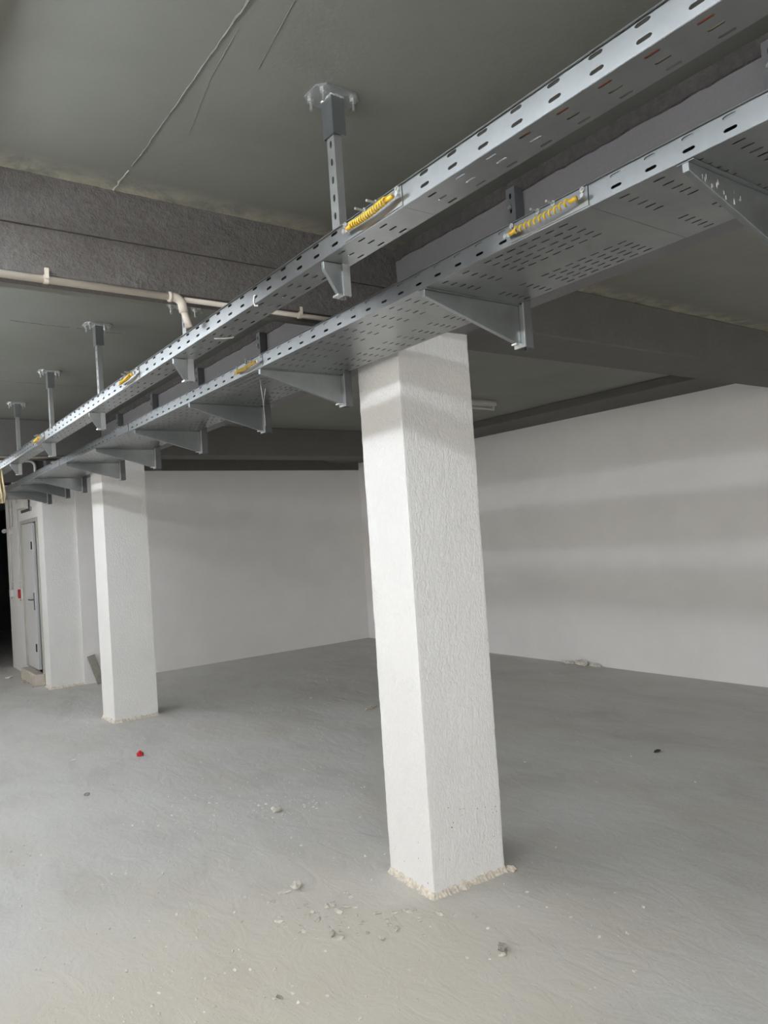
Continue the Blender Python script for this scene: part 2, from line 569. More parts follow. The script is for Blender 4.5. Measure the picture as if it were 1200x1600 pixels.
# wall beams
t = thing('concrete_beam', 'dark edge beam along the top of the back wall', 'beam', (4.4, YB, 2.58))
obj('beam_body', local(t, MB().box((XB1, YB-0.012, 2.58), (XR, YB, CEIL))), 'dark_paint', t)
t = thing('concrete_beam', 'shallow dark edge beam along the top of the long right wall', 'beam', (6.2, 3, 2.69))
obj('beam_body', local(t, MB().box((5.86, 2.87, 2.69), (XR, YB-0.012, CEIL)).box((5.86, Y0, 2.69), (XR, 2.489, CEIL))), 'dark_paint', t, bevel=0.006)

# ------------------------------------------------------------------ columns
def column(label, x, y, w, d, ztop, rz, fine, skirt_seed, back=None):
    t = thing('column', label, 'column', (x, y, 0), rz)
    m = MB()
    nz = int(ztop/(0.012 if fine else 0.05))
    na, nb = (int(w/0.012), int(d/0.012)) if fine else (6, 6)
    ring = [(i/na*w, 0) for i in range(na)]+[(w, j/nb*d) for j in range(nb)] \
        + [(w-i/na*w, d) for i in range(na)]+[(0, d-j/nb*d) for j in range(nb)]
    n = len(ring)
    vs_ = []
    for k in range(nz+1):
        z = ztop*k/nz
        for (a, b) in ring:
            ca, cb = a-w/2, b-d/2
            kk = 0.0013*noise.noise(Vector((a*45+skirt_seed, b*45, z*30)))+0.002*noise.noise(Vector((a*5, b*5, z*4+skirt_seed)))
            # slightly rounded arris
            r = 0.004 if (a in (0, w) and b in (0, d)) else 0
            s = 1-(r/max(w, d))
            L = math.hypot(ca, cb)
            vs_.append((w/2+ca*s+kk*ca/L*1.4, d/2+cb*s+kk*cb/L*1.4, z))
    fs = []
    for k in range(nz):
        for i in range(n):
            j = (i+1) % n
            fs.append((k*n+i, k*n+j, (k+1)*n+j, (k+1)*n+i))
    fs.append(tuple(range(n))[::-1])
    fs.append(tuple(nz*n+i for i in range(n)))
    m.add(vs_, fs)
    obj('shaft', m, 'column', t)
    # crust of mortar squeezed out around the foot
    m = MB()
    step = 0.005 if fine else 0.02
    path = []
    for (ax, ay, bx, by) in ((0, d, 0, 0), (0, 0, w, 0), (w, 0, w, d)):
        L = math.hypot(bx-ax, by-ay)
        k = int(L/step)
        path += [(ax+(bx-ax)*i/k, ay+(by-ay)*i/k) for i in range(k)]
    path.append((w, d))
    prof = [(0.0, 0.030), (0.006, 0.026), (0.012, 0.013), (0.020, 0.006), (0.027, -0.001)]
    vs_ = []
    for q, (a, b) in enumerate(path):
        pa = path[max(q-1, 0)]; pb = path[min(q+1, len(path)-1)]
        dx, dy = pb[0]-pa[0], pb[1]-pa[1]
        L = math.hypot(dx, dy) or 1
        nx, ny = dy/L*-1, dx/L
        nx, ny = -dy/L*-1*-1, dx/L*-1*-1
        # outward normal points away from the column centre
        if (a-w/2)*nx+(b-d/2)*ny < 0:
            nx, ny = -nx, -ny
        s = 0.8+0.45*noise.noise(Vector((a*22+skirt_seed*2, b*22, 1)))+0.5*noise.noise(Vector((a*75, b*75, skirt_seed)))
        s = max(0.25, s)
        for (o_, h_) in prof:
            jj = 0.003*noise.noise(Vector((a*120, b*120, h_*200)))
            vs_.append((a+nx*(o_*s+jj-0.003), b+ny*(o_*s+jj-0.003), max(-0.001, h_*min(s, 1.4))))
    k = len(prof)
    fs = [(q*k+i, (q+1)*k+i, (q+1)*k+i+1, q*k+i+1) for q in range(len(path)-1) for i in range(k-1)]
    m.add(vs_, fs)
    obj('mortar_skirt', m, 'mortar', t, smooth=False)
    return t
c1 = column('white stucco column with dark specks low down and crumbly mortar around its foot', 1.972, 2.522, 0.398, 0.345, ZB, math.radians(-3.5), True, 1)
m = MB()
for k in range(26):
    if k < 19:
        u, z = random.uniform(0.02, 0.38), random.choice((random.uniform(0.05, 0.40), random.uniform(0.26, 0.36)))
        m.blob((u, -0.0005, z), random.uniform(0.0016, 0.0034), (1.3, 0.35, 0.8), k)
    else:
        m.blob((-0.0005, random.uniform(0.03, 0.32), random.uniform(0.05, 0.40)), random.uniform(0.0016, 0.0032), (0.35, 0.9, 1.4), k)
tag(obj('dark_specks', m, 'chip_dark', c1), 'small dark chips in the stucco', kind='stuff')
column('plain white column standing between the speckled column and the doorway', 1.955, 7.05, 0.405, 0.36, ZB, math.radians(1.0), False, 5)
column('white column beside the concrete door step and leaning plank', 1.93, 9.50, 0.37, 0.30, ZB, 0.0, False, 9)

# ------------------------------------------------------------------ door, step, conduits near third column
t = thing('door_1', 'white metal door standing open a crack above the concrete step', None, (XD, 9.90, 0.0), 0, None, 'structure')
obj('door_frame', MB().box((-0.02, -0.02, 0.14), (0.12, 0.025, 2.06)).box((-0.02, 0.975, 0.14), (0.12, 1.02, 2.06)).box((-0.02, 0.025, 2.015), (0.12, 0.975, 2.06)), 'door_frame', t)
leaf = obj('door_leaf', MB().box((0.0, 0.36, 0.145), (0.04, 0.972, 2.01)), 'door_paint', t, bevel=0.004)
for z in (0.42, 1.72):
    obj('hinge', MB().tube([(-0.006, 0.40, z-0.05), (-0.006, 0.40, z+0.05)], 0.010, 8), 'black', leaf)
obj('handle', MB().box((-0.008, 0.39, 0.90), (0.0, 0.43, 1.12)).tube([(-0.004, 0.41, 1.03), (-0.045, 0.41, 1.03), (-0.045, 0.53, 1.03)], 0.010, 8), 'galv_dark', leaf)
t = thing('door_step', 'tan concrete step below the white door', 'step', (1.83, 9.89, 0))
m = MB().prism([(0.0, 0.0), (0.0, 0.125), (0.012, 0.14), (0.118, 0.14), (0.118, 0.0)], 'y', 0.0, 0.88)
obj('tread', m, 'step_concrete', t, bevel=0.008)
m = MB()
for k in range(10):
    m.blob((random.uniform(-0.05, 0.02), random.uniform(-0.03, 0.8), 0.008), random.uniform(0.010, 0.024), (1, 1.4, 0.5), k+60)
tag(obj('mortar_spill', m, 'mortar', t), 'crumbs of mortar spilled along the step', kind='stuff')

# conduits, white call box, red alarm box on the side wall
def conduit(label, y, z0, z1, r=0.009):
    t = thing('conduit', label, 'conduit', (XD-r-0.004, y, z0), group='conduits on the side wall')
    obj('pipe', MB().tube([(0, 0, 0), (0, 0, z1-z0)], r, 8), 'pvc_white', t, smooth=True)
    for z in (0.12, (z1-z0)*0.55):
        obj('clip', MB().box((-r-0.004, -r-0.006, z), (r+0.003, r+0.006, z+0.018)), 'pvc_white', t)
conduit('thin white conduit dropping to the white box beside the far wall corner', 11.72, 1.12, 2.44)
conduit('thin white conduit dropping to the red alarm box', 11.10, 1.14, 2.44)
conduit('short white conduit stub above the round junction box', 11.52, 2.02, 2.44, 0.014)
t = thing('junction_box', 'small round white junction box on conduit by far wall corner', 'junction box', (XD-0.03, 11.62, 1.93))
obj('box_body', MB().tube([(0.03, 0, 0.03), (-0.02, 0, 0.03)], 0.05, 14).tube([(0, 0, 0.03), (0, 0.42, 0.05)], 0.012, 8).tube([(0, 0.40, 0.05), (0, 0.47, 0.05)], 0.03, 10), 'pvc_white', t)
t = thing('call_box', 'small white wall box below a conduit next to the red box', 'wall box', (XD-0.05, 11.72, 1.03))
obj('housing', MB().box((0, -0.055, 0), (0.05, 0.055, 0.10)), 'pvc_white', t, bevel=0.006)
obj('key_tab', MB().box((0.012, -0.03, -0.025), (0.02, -0.01, 0.0)), 'galv', t)
t = thing('alarm_box', 'square red fire alarm call point on the white side wall', 'alarm', (XD-0.05, 11.07, 1.03))
obj('back_plate', MB().box((0.02, -0.075, -0.01), (0.05, 0.075, 0.13)), 'pvc_white', t, bevel=0.004)
obj('red_cover', MB().box((0, -0.06, 0.0), (0.02, 0.06, 0.12)), 'red_box', t, bevel=0.006)
obj('test_tab', MB().box((0.01, -0.05, -0.035), (0.018, -0.03, -0.01)), 'galv_dark', t)

# emergency lamp and channel above the door, next to third column
t = thing('wall_lamp', 'small pale wall lamp fixed above the white door', 'lamp', (XD, 10.5, 2.16))
obj('bracket', MB().box((-0.02, -0.30, 0.0), (0.0, 0.30, 0.05)), 'galv_dark', t, bevel=0.004)
obj('housing', MB().prism([(-0.02, 0.03), (-0.08, 0.05), (-0.10, 0.13), (-0.02, 0.15)], 'y', -0.22, 0.22), 'lamp_white', t, bevel=0.01)

# plank leaning on the back wall
t = thing('plank', 'grey weathered board leaning on the back wall between two columns', 'plank', (2.42, 9.30, 0))
m = MB().box((-0.045, -0.012, 0), (0.045, 0.012, 0.36))
o = obj('board', m, 'plank', t, bevel=0.002)
o.rotation_euler = (math.radians(-24), math.radians(-12), 0)
o.location = (0.03, 0.012, 0.012)

# ------------------------------------------------------------------ cable trays
PITCH = 0.0925
SL, SW = 0.029, 0.0062
def tray(label, group, x0, x1, zb, ht, y0, y1, us, dense, joints, lid=False):
    t = thing('cable_tray', label, 'cable tray', ((x0+x1)/2, (y0+y1)/2, zb), group=group)
    L = t.location
    ph = 0.0925*0.2
    first = math.ceil((y0+0.03-ph)/PITCH)
    rows = []
    y = first*PITCH+ph
    while y < y1-0.03:
        rows.append(y)
        if dense and y < y0+0.33 and y+PITCH/2 < y1-0.03:
            rows.append(y+PITCH/2)
        y += PITCH
    single = [first*PITCH+ph+k*PITCH for k in range(int((y1-0.03-first*PITCH-ph)/PITCH)+1)]
    m = MB().slotted(lambda u, v: (u, v, zb), us, rows, x0, x1, y0, y1, SW, SL)
    obj('tray_base', local(t, m), 'galv', t, solid=0.0016)
    for sx, x in ((1, x0), (-1, x1)):
        m = MB().slotted(lambda u, v: (x, v, zb+u), [0.0175, 0.0445], single, 0, ht, y0, y1, 0.0075, SL)
        # rolled top edge
        q = x-sx*0.0045
        m.add([(x, y0, zb+ht), (x, y1, zb+ht), (q, y1, zb+ht+0.001), (q, y0, zb+ht+0.001), (q, y1, zb+ht-0.0015), (q, y0, zb+ht-0.0015)],
              [(0, 1, 2, 3), (3, 2, 4, 5)])
        obj('side_rail', local(t, m), 'galv', t, solid=0.0018)
    if lid:
        zl = zb+ht+0.003
        dn = ht-0.024 if x1-x0 > 0.2 else ht-0.002
        m = MB().add([(x0+0.003, y0, zb+dn), (x0+0.003, y1, zb+dn), (x0+0.003, y1, zl), (x0+0.003, y0, zl),
                      (x1-0.003, y1, zl), (x1-0.003, y0, zl), (x1-0.003, y1, zb+dn), (x1-0.003, y0, zb+dn)],
                     [(0, 1, 2, 3), (3, 2, 4, 5), (5, 4, 6, 7)])
        obj('cover_lid', local(t, m), 'galv_dark', t, solid=0.0014)
    for (ja, jb) in joints:
        for sx, x in ((-1, x0), (1, x1)):
            m = MB().box((x+sx*0.0012, ja, zb+0.003), (x+sx*0.0035, jb, zb+ht-0.003)) if sx > 0 else \
                MB().box((x-0.0035, ja, zb+0.003), (x-0.0012, jb, zb+ht-0.003))
            sp = obj('splice_plate', local(t, m), 'galv', t)
            if sx < 0:
                for fy, fz in ((0.05, 0.85), (0.40, 0.90), (0.60, 0.90), (0.96, 0.85)):
                    yy, zz = ja+(jb-ja)*fy, zb+ht*fz
                    ln = 0.034 if fz > 0.88 else 0.012
                    b = MB().tube([(x-0.0035, yy, zz), (x-0.0085, yy, zz)], 0.0075, 6).tube([(x-0.0035, yy, zz), (x-ln, yy, zz)], 0.0032, 8)
                    obj('bolt', local(t, b), 'bolt', sp)
    return t

NU = [1.082, 1.1115, 1.142]
nx0, nx1, nz, nh = 1.063, 1.156, 2.296, 0.052
ncuts = [(-0.70, 1.30), (1.30, 3.17), (3.17, 5.04), (5.04, 6.91), (6.91, 8.2)]
nlab = ['narrow slotted steel tray section with orange and cream cables lying in it',
        'narrow slotted steel tray section passing in front of the stuccoed cross beam',
        'narrow slotted steel tray section in front of the pipe elbow, two ceiling hangers along it',
        'narrow slotted steel tray section between two far ceiling hangers',
        'far end section of the narrow steel tray above the beige bundle']
for i, (a, b) in enumerate(ncuts):
    j = [] if i == 0 else [(a-0.0, a+0.24)]
    tray(nlab[i], 'narrow tray sections', nx0, nx1, nz, nh, a, b-0.001, NU, False, j, i > 0)  # lids past the first narrow section are added to darken the slots

wx0, wx1, wz, wh = 1.492, 1.904, 2.312, 0.054
WU = [1.521, 1.5565, 1.592, 1.6245, 1.656, 1.764, 1.795, 1.825, 1.853, 1.882]
wcuts = [(-0.75, 1.115), (1.115, 2.85), (2.85, 4.72), (4.72, 6.59), (6.59, 8.46), (8.46, 10.3)]
wlab = ['wide perforated steel tray section on a white-scuffed bracket beside a slotted post',
        'wide perforated steel tray section passing above the speckled column',
        'wide perforated steel tray section with a thin wire hanging from it',
        'wide perforated steel tray section with brackets, midway to the second column',
        'wide perforated steel tray section passing the second column',
        'far wide steel tray section passing the third column']
for i, (a, b) in enumerate(wcuts):
    j = [] if i == 0 else [(a, a+0.26)]
    tray(wlab[i], 'wide tray sections', wx0, wx1, wz, wh, a, b-0.001, WU, i in (1, 2), j, True)

# cables in the narrow tray, the orange one added for rust colour in slots
t = thing('cable', 'orange cable lying in the narrow tray, seen through its slots', 'cable', (1.0885, 0.3, nz+0.0085))
obj('sheath', MB().tube([(0.0015*math.sin(k), -0.9+k*0.12, 0.001) for k in range(14)], 0.0085, 10), 'orange_cable', t, smooth=True)
t = thing('cable', 'cream cable lying beside the orange one in the narrow tray', 'cable', (1.118, 0.35, nz+0.0075))
obj('sheath', MB().tube([(0.0015*math.sin(k*1.3), -0.9+k*0.12, 0.001) for k in range(13)], 0.0075, 10), 'cream_cable', t, smooth=True)

# yellow-green earth jumpers over the joints
def jumper(label, x, ya, yb, za, zb_, turns, r):
    x -= 0.010; za -= 0.006; zb_ -= 0.006
    t = thing('earth_jumper', label, 'jumper cable', (x, ya, za), group='yellow earth jumpers at tray joints')
    n = turns*12
    pts = []
    for k in range(n+1):
        s = k/n
        a = s*turns*2*math.pi
        sag = -0.004*math.sin(s*math.pi)
        pts.append((-r-0.004+r*math.cos(a), 0.02+(yb-ya-0.04)*s, (zb_-za)*s+sag+r*math.sin(a)))
    pts = [(-0.008, 0.0, 0)]+pts+[(-0.008, yb-ya, zb_-za)]
    c = obj('coil', MB().tube(pts, 0.0021, 6), 'yellow', t, smooth=True)
    g = [(p[0]-0.0012, p[1]+0.001, p[2]+0.0009) for p in pts]
    obj('green_stripe', MB().tube(g, 0.0016, 5), 'green_stripe', c, smooth=True)
    for s, (y, z) in ((-1, (0, 0)), (1, (yb-ya, zb_-za))):
        obj('sleeve', MB().tube([(-0.008, y, z), (-0.008, y-s*0.022, z)], 0.0062, 8), 'yellow', t, smooth=True)
        obj('lug', MB().box((-0.006, y+s*0.002-0.007, z-0.005), (-0.003, y+s*0.018+0.007, z+0.005)).tube([(-0.001, y+s*0.017, z), (-0.010, y+s*0.017, z)], 0.006, 6), 'bolt', t)
jumper('yellow coiled earth jumper on the narrow tray in front of stuccoed cross beam', nx0-0.004, 1.312, 1.50, nz+0.030, nz+0.026, 16, 0.0068)
jumper('loosely coiled yellow earth jumper on the wide tray beside a slotted post', wx0-0.004, 1.135, 1.36, wz+0.030, wz+0.026, 11, 0.0068)
jumper('yellow earth jumper on the wide tray above the hanging wire', wx0-0.004, 2.88, 3.08, wz+0.028, wz+0.024, 10, 0.0065)
jumper('yellow earth jumper on the narrow tray below a ceiling plate', nx0-0.004, 3.20, 3.38, nz+0.030, nz+0.024, 11, 0.0065)
jumper('yellow earth jumper on the narrow tray far along, at its last hangers', nx0-0.004, 5.08, 5.26, nz+0.030, nz+0.024, 9, 0.0065)

# ------------------------------------------------------------------ brackets for the wide tray
def c_channel(x, y, z0, z1, w, dep, pitch=0.05):
    """slotted strut: web faces -X, flanges run to +X"""
    m = MB()
    rows = []
    z = z1-0.03
    while z > z0+0.025:
        rows.append(z)
        z -= pitch
    rows.sort()
    m.slotted(lambda u, v: (x, y+u, v), [0.0], rows, -w/2, w/2, z0, z1, 0.010, 0.020)
    for s in (-1, 1):
        yy = y+s*w/2
        m.add([(x, yy, z0), (x+dep, yy, z0), (x+dep, yy, z1), (x, yy, z1)], [(0, 1, 2, 3)])
        y2 = yy-s*0.008
        m.add([(x+dep, yy, z0), (x+dep, y2, z0), (x+dep, y2, z1), (x+dep, yy, z1)], [(0, 1, 2, 3)])
    return m

def bracket(label, y, mat='galv_dark'):
    t = thing('cantilever_bracket', label, 'bracket', (1.92, y, 2.165), group='wide tray cantilever brackets')
    obj('post', local(t, c_channel(1.925, y, 2.165, 2.73, 0.040, 0.040)), 'post_dark', t, solid=0.002)
    xa, xb = 1.497, 1.918
    zt = wz-0.0015
    poly = [(xa, zt-0.002), (xa, zt-0.022), (xb-0.022, 2.178), (xb, 2.178), (xb, zt-0.002)]
    m = MB()
    m.prism(poly, 'y', y-0.008, y+0.008)
    obj('arm', local(t, m), mat, t, bevel=0.0015)
    obj('seat_plate', local(t, MB().box((xa, y-0.020, zt-0.002), (xb, y+0.020, zt))), mat, t)
    m = MB().box((xb, y-0.026, 2.165), (xb+0.006, y+0.026, 2.42))
    obj('back_plate', local(t, m), 'galv_dull', t, bevel=0.001)
    m = MB().box((xb-0.028, y-0.012, 2.173), (xb, y+0.012, 2.178))
    obj('end_tab', local(t, m), 'bolt', t)
    for z in (2.46, 2.66):
        obj('bolt', local(t, MB().tube([(1.925, y, z), (1.914, y, z)], 0.008, 6)), 'bolt', t)
    return t
ys_b = [0.865, 1.765, 2.90, 3.72, 4.62, 5.51, 6.385, 7.62, 8.30, 9.15]
lb = ['steel cantilever bracket with white scuff marks on its side, under the wide tray',
      'steel cantilever bracket below the loosely coiled yellow jumper, next to speckled column',
      'steel cantilever bracket tucked against the far side of the speckled column',
      'steel cantilever bracket with a thin wire hanging in front of it'] \
    + ['first plain steel bracket beyond the one with the hanging wire',
       'plain steel bracket midway between the hanging wire and the second column',
       'last plain steel bracket before the second column'] \
    + ['steel cantilever bracket just behind the second column',
       'steel cantilever bracket under the wide tray between second and third column',
       'steel cantilever bracket in front of the third column']
for y, l in zip(ys_b, lb):
    bracket(l, y)
# white scuffs on the first bracket
m = MB()
b0 = [o for o in COL.objects if o.get('label') == lb[0]][0]
for k in range(16):
    u = random.uniform(1.53, 1.72)
    zz = 2.306-0.01-random.uniform(0.2, 0.9)*(u-1.497)*0.30
    m.blob((u, 0.865-0.0085, zz), random.uniform(0.002, 0.005), (0.45, 0.12, 2.0), k+20)
tag(obj('paint_scuff', local(b0, m), 'chip_white', b0), 'white plaster smears', kind='stuff')

# ------------------------------------------------------------------ ceiling hangers for the narrow tray
def hanger(label, y, ztop=CEIL):
    t = thing('ceiling_hanger', label, 'hanger', (1.14, y, 2.21), group='ceiling hangers of the narrow tray')
    px = 1.127
    # plate with clipped corners
    a, b, c = 0.070, 0.052, 0.022
    poly = [(-a+c, -b), (a-c, -b), (a, -b+c), (a, b-c), (a-c, b), (-a+c, b), (-a, b-c), (-a, -b+c)]
    obj('ceiling_plate', local(t, MB().prism([(px+0.012+p[0], y+p[1]) for p in poly], 'z', ztop-0.005, ztop)), 'galv_dull', t)
    for sx, sy in ((-0.050, 0.030), (0.052, -0.028), (0.050, 0.032), (-0.046, -0.030)):
        X, Yy = px+0.012+sx, y+sy
        bo = MB().tube([(X, Yy, ztop-0.005), (X, Yy, ztop-0.014)], 0.010, 6).tube([(X, Yy, ztop-0.005), (X, Yy, ztop-0.036)], 0.0042, 8)
        obj('anchor_bolt', local(t, bo), 'bolt', t)
    zs = ztop-0.115
    if ztop > 2.6:
        m = MB()
        for s in (-1, 1):
            m.box((px-0.006, y+s*0.026-0.0012, zs), (px+0.034, y+s*0.026+0.0012, ztop-0.005))
        m.box((px-0.0072, y-0.0265, zs), (px-0.0048, y+0.0265, ztop-0.005))
        sl = obj('head_sleeve', local(t, m), 'galv_dark', t)
        w = MB()
        for k in range(9):
            w.blob((px-0.006, y-0.024+0.006*k, ztop-0.008), 0.0045, (1, 1, 0.8), k)
            w.blob((px-0.004+0.0045*k, y-0.027, ztop-0.008), 0.0045, (1, 1, 0.8), k+30)
        obj('weld', local(t, w), 'bolt', sl)
    obj('post', local(t, c_channel(px, y, 2.208, ztop-0.006, 0.036, 0.022)), 'galv_dull', t, solid=0.002)
    xa, xb = nx0+0.006, px-0.001
    zt = nz-0.0012
    poly = [(xa, zt), (xa, zt-0.020), (xb-0.016, 2.212), (xb, 2.212), (xb, zt)]
    m = MB()
    m.prism(poly, 'y', y-0.014, y-0.001)
    obj('arm', local(t, m), 'galv_dark', t, bevel=0.001)
    obj('end_tab', local(t, MB().box((xb-0.018, y-0.016, 2.207), (xb, y+0.012, 2.212))), 'bolt', t)
    return t
# the post stands behind the tray, the tray rests on the arm: post plane right of the rail
_nx1_gap = nx1
def hanger_shift(t, dx):
    t.location.x += dx
hs = [(1.675, CEIL, 'bolted ceiling hanger with welded head sleeve ahead of the stuccoed cross beam'),
      (2.80, 2.52, 'short hanger bolted under the stuccoed cross beam next to pipe elbow'),
      (4.03, CEIL, 'ceiling hanger whose plate sits on a crack in the slab'),
      (5.17, CEIL, 'tall ceiling hanger between the cracked slab hanger and the far one'),
      (6.31, CEIL, 'far ceiling hanger just before the second cross beam')]
for y, zt, l in hs:
    h = hanger(l, y, zt)

# ------------------------------------------------------------------ beige pipe
def arc(c, a, b, n=8):
    # quarter bend from direction a to direction b around corner point c
    out = []
    for k in range(n+1):
        s = k/n*math.pi/2
        out.append(Vector(c)-Vector(a)*(1-math.sin(s))+Vector(b)*(1-math.cos(s)))
    return out
t = thing('pipe', 'beige plastic pipe clipped under the stuccoed cross beam with an elbow dropping to the tray', 'pipe', (0.4, 2.50, 2.437))
zc = 2.4365
obj('long_run', local(t, MB().tube([(-2.5, 2.502, zc), (0.985, 2.502, zc)], 0.0125, 14)), 'pvc', t, smooth=True)
rr = 0.030
pts = [(0.962, 2.502, zc)]+[tuple(p) for p in arc((1.005, 2.502, zc), (rr, 0, 0), (0.0, 0, -rr))]+[(1.008, 2.502, zc-0.05)]
el = obj('elbow', local(t, MB().tube(pts, 0.0155, 14)), 'pvc', t, smooth=True)
obj('socket_rim', local(t, MB().tube([(0.955, 2.502, zc), (0.966, 2.502, zc)], 0.018, 14)), 'pvc', el, smooth=True)
obj('drop', local(t, MB().tube([(1.007, 2.502, zc-0.04), (1.026, 2.502, 2.335)], 0.0122, 12)), 'pvc', t, smooth=True)
t2 = thing('pipe', 'thinner beige pipe running on from the elbow under the stuccoed cross beam', 'pipe', (1.4, 2.52, 2.44))
obj('pipe_run', local(t2, MB().tube([(1.02, 2.517, 2.4385), (1.94, 2.517, 2.4385)], 0.0095, 12)), 'pvc', t2, smooth=True)
def clip(parent, x, y, z, r):
    m = MB()
    m.tube([(x-0.007, y, z), (x+0.007, y, z)], r+0.003, 14)
    m.box((x-0.006, y-0.010, z), (x+0.006, y+0.010, ZB-0.0005))
    m.box((x-0.006, y-r-0.009, z-0.002), (x+0.006, y-r, ZB+0.018))
    obj('clip', local(parent, m), 'pvc', parent)
clip(t, 0.555, 2.502, zc, 0.0115)
clip(t2, 1.49, 2.517, 2.4385, 0.0095)
t = thing('pipe', 'thin pale pipe along the second cross beam behind the far hangers', 'pipe', (1.0, 7.0, 2.44))
obj('pipe_run', local(t, MB().tube([(-2.0, 7.045, 2.439), (1.9, 7.045, 2.439)], 0.010, 10)), 'pvc', t, smooth=True)
t = thing('pipe', 'pale pipe with a bend dropping beside the beam near the third column', 'pipe', (1.8, 9.46, 2.5))
pts = [(1.2, 9.47, 2.70)]+[tuple(p) for p in arc((1.87, 9.47, 2.70), (0.06, 0, 0), (0, 0, -0.06))]+[(1.87, 9.47, 2.40)]
obj('pipe_run', local(t, MB().tube(pts, 0.016, 10)), 'pvc_white', t, smooth=True)

# ------------------------------------------------------------------ bits hanging from the trays
t = thing('foam_bundle', 'beige bundle of packing strips hanging at the end of the narrow tray', 'bundle', (1.06, 6.74, 2.02))
m = MB()
for k in range(14):
    a = k*0.9
    r0 = 0.006+0.016*random.random()
    m.tube([(r0*math.cos(a), r0*math.sin(a), 0.28), (1.5*r0*math.cos(a), 1.5*r0*math.sin(a), 0.17),
            (1.8*r0*math.cos(a+0.4), 1.8*r0*math.sin(a+0.4), 0.07), (1.1*r0*math.cos(a+0.8), 1.1*r0*math.sin(a+0.8), 0.0)], 0.0055, 6)
obj('strips', m, 'beige_foam', t, smooth=True)
obj('tie', MB().tube([(0, 0, 0.255), (0, 0, 0.268)], 0.026, 12), 'cream_cable', t)
t = thing('wire', 'thin pale wire hanging down below the wide tray', 'wire', (1.60, 3.10, 2.10))
obj('strand', MB().tube([(0, 0, 0.215), (0.012, 0.01, 0.15), (0.02, 0.015, 0.07), (0.025, 0.02, 0.0)], 0.0016, 6), 'wire', t)
obj('short_strand', MB().tube([(0.016, 0.012, 0.09), (0.02, -0.01, 0.17)], 0.0012, 6), 'wire', t)
t = thing('cable_tie', 'white cable tie end poking through the narrow tray near the pipe elbow', 'cable tie', (1.12, 2.42, nz-0.004))
obj('tail', MB().tube([(-0.03, 0.02, -0.006), (0.0, 0.0, -0.008), (0.028, -0.004, -0.004), (0.034, -0.006, 0.0)], 0.0022, 6), 'chip_white', t)
t = thing('cable_tie', 'white cable tie looped over the narrow tray rail', 'cable tie', (nx0-0.003, 2.06, nz))
obj('loop', MB().tube([(0, -0.012, 0.022), (0, -0.004, 0.023), (0, 0.004, 0.004), (0.004, 0.004, -0.006), (0.012, 0.0, -0.006)], 0.0024, 6), 'chip_white', t)

# ------------------------------------------------------------------ lamps
def batten(label, loc, rz, lit, length=1.46, drop=0.0, group=None):
    t = thing('batten_lamp', label, 'lamp', loc, rz, group)
    h = length/2
    body = MB().prism([(-0.028, 0.0), (0.028, 0.0), (0.032, 0.03), (0.022, 0.05), (-0.022, 0.05), (-0.032, 0.03)], 'y', -h, h)
    obj('housing', body, 'lamp_white' if lit else 'lamp_dusty', t, bevel=0.003)
    if lit:
        for s in (-1, 1):
            m = MB().add([(s*0.026, -h, 0.012), (s*0.085, -h, 0.001), (s*0.085, h, 0.001), (s*0.026, h, 0.012)], [(0, 1, 2, 3)])
            obj('reflector_wing', m, 'lamp_white', t, solid=0.0015)
    for s in ((-1, 1) if lit else (0,)):
        obj('tube', MB().tube([(s*0.03, -h+0.04, -0.026), (s*0.03, h-0.04, -0.026)], 0.0125, 12), 'tube_lit' if lit else 'tube_off', t, smooth=True)
        for e in (-1, 1):
            obj('lamp_holder', MB().box((s*0.03-0.012, e*(h-0.025)-0.014, -0.042), (s*0.03+0.012, e*(h-0.025)+0.014, 0.002)), 'lamp_white' if lit else 'lamp_dusty', t, bevel=0.003)
    if drop > 0:
        for e in (-1, 1):
            obj('suspension_rod', MB().tube([(0, e*h*0.7, 0.05), (0, e*h*0.7, 0.05+drop)], 0.004, 8), 'galv', t)
    return t
LZ = 2.632
for yl in (-4.95, -3.05, -0.62, 1.42, 3.92, 5.95, 8.43):
    batten('lit twin tube batten lamp hung from the slab in a long row', (0.08, yl, LZ), 0, True, 1.9, CEIL-LZ-0.05, 'lit batten lamps in a row')
batten('unlit dusty batten lamp on the ceiling behind the speckled column', (4.47, 5.10, CEIL-0.05), math.radians(90), False, 1.32)

# ------------------------------------------------------------------ debris on the floor
def chunk(name, label, cat, x, y, r, sc, mat, seed, sub=2, rough=0.3, rz=0.0, group=None):
    t = MB().blob((0, 0, 0), r, sc, seed, rough, sub, rz)
    zmin = min(v[2] for v in t.v)
    o = obj(name, t, mat)
    o.location = (x, y, -zmin-0.002)
    return tag(o, label, cat, group)
chunk('mortar_lump', 'pale mortar lump with crumbs around it on open floor', 'rubble', 1.971, 3.944, 0.030, (1.0, 0.9, 0.55), 'chip', 3)
chunk('mortar_lump', 'angular pale lump at the edge of the scuffed floor patch', 'rubble', 1.587, 3.026, 0.026, (1.3, 0.8, 0.6), 'chip', 8, rz=0.6)
chunk('mortar_lump', 'flat grey flake beside the angular pale lump', 'rubble', 1.53, 3.03, 0.028, (1.3, 0.7, 0.15), 'chip', 11)
chunk('stone', 'small dark stone on the floor in front of the speckled column', 'stone', 1.905, 2.054, 0.022, (1.0, 0.8, 0.55), 'chip_dark', 5, rz=0.8)
chunk('stone', 'small dark stone half buried by the dark one', 'stone', 1.88, 2.03, 0.012, (1.2, 0.8, 0.5), 'chip', 15)
chunk('leaf_scrap', 'black dry scrap lying alone on the shaded floor', 'scrap', 4.305, 3.008, 0.026, (1.5, 0.7, 0.35), 'leaf', 6, 1, 0.45)
